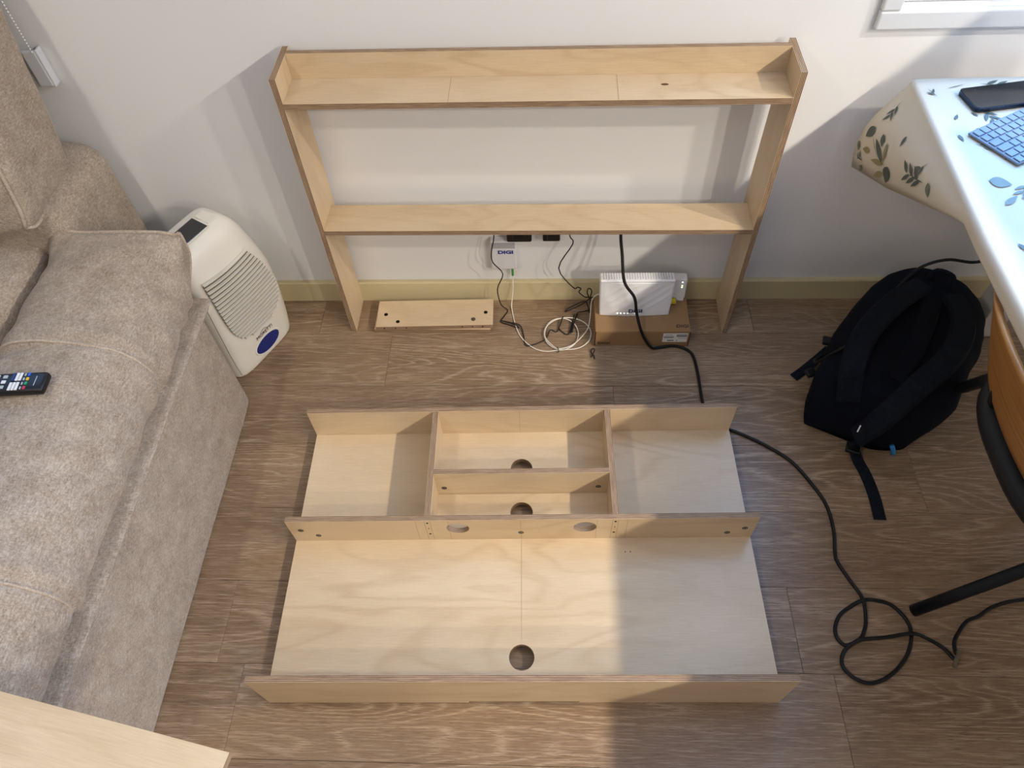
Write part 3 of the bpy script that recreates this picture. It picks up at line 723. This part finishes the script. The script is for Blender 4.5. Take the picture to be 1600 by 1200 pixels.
# cloth : top sheet with rounded edge and a hanging corner
def cloth_mesh():
    # columns along y, rows from the middle of the table over the left edge and down
    vs, fs = [], []; ny = 88
    XE = .806
    ys_ = [-.05-2.2*j/ny for j in range(ny+1)]
    for j, y in enumerate(ys_):
        d0 = max(.028, .245*(1-((-.05-y)/.475))) if y > -.525 else .028
        xe = XE-(.02*min(1, (-.05-y)/.5))
        path = [(1.9, TZ+.0012), (1.5, TZ+.0012), (1.2, TZ+.0012), (1.0, TZ+.0012), (.9, TZ+.0012), (xe+.03, TZ+.0012)]
        R = .014
        for k in range(1, 6):
            a = k/5*math.pi/2; path.append((xe+R-R*math.sin(a)-.004, TZ+.0012-R+R*math.cos(a)))
        for k in range(1, 7):
            f = k/6; dd = (d0-R)*f
            flare = (.035*f+.03*math.sin(math.pi*f))*max(0, (d0-.03)/.2)
            path.append((xe-.004-flare, TZ-R-dd))
        for i, (x, z) in enumerate(path):
            yy = y
            if i > 10 and y > -.2: yy = y+.03*((i-10)/6)*(1-(-.05-y)/.15)*.9
            vs.append(Vector((x, yy, z)))
    n_ = len(path)
    for j in range(ny):
        for i in range(n_-1): a = j*n_+i; fs.append((a, a+n_, a+n_+1, a+1))
    o = mesh('tablecloth', vs, fs, M['oilcloth'], None, True)
    md = o.modifiers.new('thickness', 'SOLIDIFY'); md.thickness = .0012; md.offset = 1
    return o
tc_ = tag(cloth_mesh(), 'cream oilcloth with green leaf print draped over the table at the right', 'tablecloth')
# leaf prints: flat shapes on the cloth
def leaf_shape(L, Wd, n=7):
    pts = []
    for k in range(n+1):
        t_ = k/n; pts.append((L*t_, Wd*math.sin(math.pi*t_**.8)*.5))
    for k in range(n-1, 0, -1):
        t_ = k/n; pts.append((L*t_, -Wd*math.sin(math.pi*t_**.8)*.5))
    return pts
def print_on(origin, U, V, items, name='leaf_print'):
    """items: (u, v, angle_deg, length, width, mat) on plane origin+U*u+V*v, raised a hair along U x V"""
    origin, U, V = Vector(origin), Vector(U).normalized(), Vector(V).normalized(); Nn = U.cross(V)*.0003
    for (u, v, ang, L, Wd, mt) in items:
        a = math.radians(ang); vs = []
        for x, y in leaf_shape(L, Wd): vs.append(origin+U*(u+x*math.cos(a)-y*math.sin(a))+V*(v+x*math.sin(a)+y*math.cos(a))+Nn)
        mesh(name, vs, [tuple(range(len(vs)))], M[mt], tc_)
def sprig(u, v, ang, s, mt, n=5):
    it = [(u, v, ang, .05*s, .0016*s+.0006, mt)]
    for k in range(n):
        d = .012*s+.008*s*k; a = math.radians(ang)
        it.append((u+d*math.cos(a), v+d*math.sin(a), ang+(38 if k % 2 else -38), .026*s, .007*s, mt))
    return it
top_items = sprig(.09, .10, 70, 1.1, 'leaf_dark')+sprig(.04, .22, 20, .8, 'leaf_mid')+sprig(.10, .33, 120, 1, 'leaf_mid')+sprig(.05, .45, 60, .9, 'leaf_mid')+sprig(.12, .015, 10, 1.2, 'leaf_dark')+sprig(.02, .06, 250, .7, 'leaf_dark', 2)+sprig(.11, .55, 100, 1.2, 'leaf_mid')+[(.03, .33, 20, .04, .03, 'leaf_mid'), (.08, .27, -30, .07, .018, 'leaf_mid'), (.03, .14, -60, .02, .007, 'leaf_dark'), (.06, .17, 30, .03, .009, 'leaf_mid'), (.02, .19, 80, .022, .007, 'leaf_dark'), (.035, .40, -40, .04, .012, 'leaf_mid'), (.02, .50, 60, .03, .01, 'leaf_dark'), (.07, .38, 10, .035, .01, 'leaf_mid'), (.05, .03, -20, .045, .0018, 'leaf_dark'), (.07, .115, 60, .018, .006, 'leaf_dark')]
print_on((.815, -.06, TZ+.0026), (1, 0, 0), (0, 1, 0), [(u, -v, -a, L, W_, m_) for u, v, a, L, W_, m_ in top_items])
# hanging part: u runs towards the camera (-y), v downwards along the slightly flared sheet
dr = sprig(.03, .02, 70, .8, 'leaf_dark', 4)+sprig(.27, .045, 160, 1.25, 'leaf_dark', 6)+sprig(.24, .02, 110, .8, 'leaf_dark', 3)+sprig(.02, .19, 300, .7, 'leaf_mid', 3)+[(.035, .085, 110, .035, .024, 'leaf_dark'), (.045, .10, 20, .06, .0016, 'leaf_dark'), (.07, .075, 40, .028, .014, 'leaf_dark'), (.06, .13, 150, .03, .014, 'leaf_olive'),
     (.115, .115, 200, .06, .014, 'leaf_dark'), (.12, .115, 150, .05, .013, 'leaf_olive'), (.13, .13, 130, .05, .013, 'leaf_olive'), (.10, .075, 60, .04, .01, 'leaf_olive'), (.14, .105, 80, .038, .028, 'leaf_dark'), (.09, .10, 20, .05, .0014, 'leaf_olive'), (.13, .035, 70, .022, .008, 'leaf_dark'), (.045, .185, 100, .022, .012, 'leaf_mid'), (.01, .14, 70, .025, .010, 'leaf_mid'), (.28, .035, 40, .03, .014, 'leaf_mid'), (.35, .03, 30, .02, .008, 'leaf_dark')]
def drape_pt(y, dd):
    d0 = max(.028, .245*(1-((-.05-y)/.475))) if y > -.525 else .028
    xe = .806-(.02*min(1, (-.05-y)/.5)); f = min(1.0, max(0, dd/max(d0-.014, .001)))
    yy = y+(.03*f*(1-(-.05-y)/.15)*.9 if y > -.2 else 0)
    fl_ = (.035*f+.03*math.sin(math.pi*f))*max(0, (d0-.03)/.2)
    return Vector((xe-.004-fl_, yy, .74-.014-dd)), dd <= d0-.016
for (u, v, ang, L, Wd, mt) in dr:
    a = math.radians(ang); vs = []; ok = True
    for x, y in leaf_shape(L, Wd):
        p, k_ = drape_pt(-.05-max(0, u+x*math.cos(a)-y*math.sin(a)), max(0, v+x*math.sin(a)+y*math.cos(a))); ok &= k_
        vs.append(p+Vector((-.0022, 0, -.0003)))
    if ok: mesh('leaf_print', vs, [tuple(range(len(vs)))], M[mt], tc_)

# keyboard
ka = math.atan2(.078, .132); 
kb = tag(empty('keyboard', (.851, -.251, TZ+.003), ka), 'slim silver keyboard lying on the tablecloth below the smartphone', 'keyboard')
KL, KW = .285, .117
kw_ = .158
box('keyboard_base', (KL, kw_*.74, .005), (KL/2, -kw_*.37, .0025), M['kb_alu'], kb, .0022, 2)
box('keyboard_side', (KL-.004, kw_*.74-.004, .0045), (KL/2, -kw_*.37, .0012), M['kb_dark'], kb, .001, 1)
km = None
px, py = .019, .0188
for r in range(6):
    x = .0045; first = True; lay = [14, 13, 13, 12, 11, 9][r] if False else 14
    widths = {0: [1]*14, 1: [1]*13+[1.5], 2: [1.5]+[1]*12+[1], 3: [1.75]+[1]*11+[1.8], 4: [1.25]+[1]*11+[2.2], 5: [1, 1, 1.1, 1.3, 5, 1.3, 1.1, 1, 1]}[r]
    for wd_ in widths:
        if x+px*wd_ > KL-.002: break
        sx_ = px*wd_-.0028
        if wd_ == 1 and km: o = link(bpy.data.objects.new('key', km), kb)
        else:
            o = bmobj('key', box_bm(sx_, .0158, .0022, .0007, 1), M['key_white'], kb)
            if wd_ == 1: km = o.data
        o.location = (x+px*wd_/2, -.0125-py*r, .0061); x += px*wd_
# phone
ph = tag(empty('smartphone', (.877, -.106, TZ+.003), math.atan2(.026, .144)), 'dark smartphone lying face up on the tablecloth above the keyboard', 'phone')
def rounded(x0, x1, y0, y1, r, n=6):
    out = []
    for cx, cy, a0 in ((x1-r, y1-r, 0), (x0+r, y1-r, 90), (x0+r, y0+r, 180), (x1-r, y0+r, 270)):
        for k in range(n+1): a = math.radians(a0+90*k/n); out.append((cx+r*math.cos(a), cy+r*math.sin(a)))
    return out
bm = plate_bm(rounded(0, .158, -.075, 0, .012), [], .0082)
bmobj('phone_body', bm, M['phone_metal'], ph, False, (0, 0, .0041))
bm = plate_bm(rounded(.002, .156, -.073, -.002, .0105), [], .0008); bmobj('screen', bm, M['phone_glass'], ph, False, (0, 0, .0086))
disc('camera_dot', .002, .0003, M['black_plastic'], ph, (.03, -.012, .0091), None, 10)

# unseen monitor, added to keep the ceiling lamps off the tabletop
mo = tag(empty('lamp_blocking_monitor', (1.26, -.81, TZ+.003)), 'added monitor out of view on the table, blocking ceiling light from the tabletop', 'monitor')
box('monitor_shell', (.022, .68, .40), (.006, 0, .32), M['black_plastic'], mo, .005, 2)
box('screen', (.002, .66, .375), (-.0062, 0, .322), M['phone_glass'], mo)
box('stand_neck', (.018, .06, .16), (.03, 0, .085), M['phone_metal'], mo, .003)
box('stand_foot', (.17, .22, .008), (.04, 0, .0042), M['phone_metal'], mo, .003)

# ------------------------------------------------------------------ chair
ch = tag(empty('chair', (1.07, -.80, 0), 0), 'chair with curved wooden backrest and black seat tucked under the table', 'chair')
CO = Vector((1.07, -.80, 0))
# seat pad
vs, fs = [], []; n = 48
def seat_ring(k, z):
    out = []
    for i in range(n):
        a = 2*math.pi*i/n; c, s = math.cos(a), math.sin(a); q = (abs(c)**3+abs(s)**3)**(1/3)
        out.append(Vector((.002+.215*k*c/q, -.005+.22*k*s/q, z)))
    return out
ringz = [(.90, .405), (.97, .41), (1.0, .425), (1.0, .437), (.97, .449), (.9, .456), (.7, .458), (.3, .456)]
for k, z in ringz: vs += seat_ring(k, z)
for j in range(len(ringz)-1):
    for i in range(n): fs.append((j*n+i, j*n+(i+1) % n, (j+1)*n+(i+1) % n, (j+1)*n+i))
fs.append(tuple(range(n))[::-1]); fs.append(tuple((len(ringz)-1)*n+i for i in range(n)))
mesh('seat', vs, fs, M['chair_black'], ch, True)
# wooden backrest band
vs, fs = [], []; na, nh = 36, 14; th = .011
for side in (0, 1):
    for i in range(na+1):
        u = i/na*2-1
        for j in range(nh+1):
            f = j/nh
            hh = .115*(1-.55*abs(u)**4)             # half height, rounded ends
            z = .592-.012*abs(u)**2+hh*(f*2-1)
            y = -.005+.235*math.sin(u*1.15)/math.sin(1.15)
            x = -.262+.06*(u*u)-.085*((z-.5)/.2-.5)
            vs.append(Vector((x+(th if side else 0), y, z)))
N = (na+1)*(nh+1)
for s in (0, 1):
    for i in range(na):
        for j in range(nh):
            a = s*N+i*(nh+1)+j; q = (a, a+1, a+nh+2, a+nh+1); fs.append(q if s else q[::-1])
for i in range(na):
    for j in (0, nh):
        a = i*(nh+1)+j; b = a+nh+1; fs.append((a, b, b+N, a+N) if j else (b, a, a+N, b+N))
for i in (0, na):
    for j in range(nh):
        a = i*(nh+1)+j; fs.append((a, a+1, a+1+N, a+N))
mesh('backrest', vs, fs, M['beech_veneer'], ch, True)
for y_ in (-.1, .1): tube('back_post', [(-.165, y_, .44), (-.195, y_, .47), (-.205, y_, .53)], .01, M['metal_black'], ch, 8, 4)
for a, b in (((.845, -.946, .012), (1.13, -.915, .415)), ((1.088, -.357, .012), (.945, -.60, .41)), ((1.33, -.60, .012), (1.17, -.70, .415)), ((1.30, -1.12, .012), (1.17, -.95, .415))):
    tube('leg', [Vector(a)-CO-(Vector(b)-Vector(a))*.02, (Vector(a)+Vector(b))/2-CO, Vector(b)-CO], .0135, M['metal_black'], ch, 12, 2)

# ------------------------------------------------------------------ backpack
bp = tag(empty('backpack', (.82, -.50, 0), math.atan2(.42, .28)-math.pi/2), 'dark navy backpack lying on the floor under the table, straps up', 'backpack')
# local: y from bottom (0) to top (.5), x across, z up
prof = [(-.01, .055, .125, .0, .02), (.01, .05, .140, .0, .10), (.06, .0, .157, .0, .165), (.14, .0, .165, .0, .19), (.24, .0, .165, .0, .20), (.33, .0, .16, .004, .20), (.41, .0, .145, .02, .20), (.465, .0, .115, .06, .195), (.495, .0, .07, .11, .19), (.505, 0, .03, .14, .175)]
pc_ = crom([Vector((a[0], a[1], a[2])) for a in prof], 5); pz_ = crom([Vector((a[3], a[4], 0)) for a in prof], 5)
vs, fs = [], []; n = 40
for a, b in zip(pc_, pz_):
    for k in range(n):
        t_ = 2*math.pi*k/n; c, s = math.cos(t_), math.sin(t_); e = 3.4; q = (abs(c)**e+abs(s)**e)**(1/e)
        z0_, z1_ = max(b.x, .001), b.y; hx = a.z
        P = Vector((hx*c/q, a.x, (z0_+z1_)/2+(z1_-z0_)/2*s/q))
        w__ = .006*nz3(P, 11)+.004*nz3(P, 25)
        P += Vector((c, 0, max(s, 0)))*w__; P.z = max(P.z, .0008)
        low = max(0, 1-a.x/.13)
        if P.x > 0: P.x *= .9+.1*min(1, P.z/.12)
        P.y += low*(.085*max(0, P.x/.15)**2-.022*max(0, -P.x/.15)**2)
        vs.append(P)
for j in range(len(pc_)-1):
    for k in range(n): fs.append((j*n+k, j*n+(k+1) % n, (j+1)*n+(k+1) % n, (j+1)*n+k))
fs.append(tuple(range(n))[::-1]); fs.append(tuple((len(pc_)-1)*n+k for k in range(n)))
mesh('bag_body', vs, fs, M['backpack_cloth'], bp, True)
# padded shoulder straps
ribbon('shoulder_strap', [(-.035, .40, .205), (-.06, .33, .222), (-.085, .24, .226), (-.10, .15, .212), (-.09, .07, .18), (-.06, .015, .115)], .062, .012, M['strap_cloth'], bp)
ribbon('shoulder_strap', [(.04, .40, .205), (.075, .34, .222), (.095, .26, .226), (.09, .17, .22), (.06, .08, .196), (.025, .0, .12), (.0, -.025, .05)], .06, .012, M['strap_cloth'], bp)
ribbon('back_pad', [(.0, .38, .203), (.01, .28, .211), (.015, .18, .207), (.01, .08, .18)], .05, .008, M['backpack_cloth'], bp)
tube('grab_handle', [(-.03, .44, .20), (-.02, .455, .225), (.02, .455, .225), (.03, .44, .20)], .007, M['strap_cloth'], bp, 8, 4)
W2L = Matrix.Translation(Vector((.82, -.50, 0))) @ Matrix.Rotation(math.atan2(.42, .28)-math.pi/2, 4, 'Z')
inv = W2L.inverted(); L_ = lambda *p: inv @ Vector(p)
ribbon('webbing_tail', [L_(.80, -.52, .03), L_(.812, -.56, .006), L_(.822, -.60, .004), L_(.828, -.66, .003), L_(.826, -.725, .003)], .03, .002, M['strap_cloth'], bp)
ribbon('webbing_tail', [L_(.80, -.235, .05), L_(.765, -.255, .02), L_(.735, -.275, .006), L_(.704, -.298, .003)], .026, .002, M['strap_cloth'], bp)
def buckle(p, rz, s=1):
    o = box('buckle', (.034*s, .03*s, .012), L_(*p), M['black_plastic'], bp, .003, 2); o.rotation_euler = (0, 0, rz)
buckle((.802, -.535, .02), .2); buckle((.738, -.31, .04), .9, .8); buckle((.80, -.215, .06), .3, .9)
box('logo_tag', (.003, .022, .0012), L_(.778, -.545, .128), M['tag_white'], bp)
o = tube('zip_pull', [L_(.885, -.545, .05), L_(.895, -.55, .03), L_(.90, -.545, .012)], .006, M['tag_blue'], bp, 6, 3)
cabl = [(1.30, -.02, .26), (1.231, -.036, .2), (1.173, -.06, .205), (1.10, -.06, .215), (1.02, -.09, .215), (.95, -.15, .20), (.90, -.215, .205), (.86, -.28, .215), (.81, -.33, .21), (.765, -.34, .18), (.735, -.325, .11), (.745, -.29, .07), (.775, -.265, .06)]
tag(tube('device_cable', cabl, .0042, M['cable_black'], None, 8, 6), 'black cable coming from the table and draped over the backpack', 'cable')
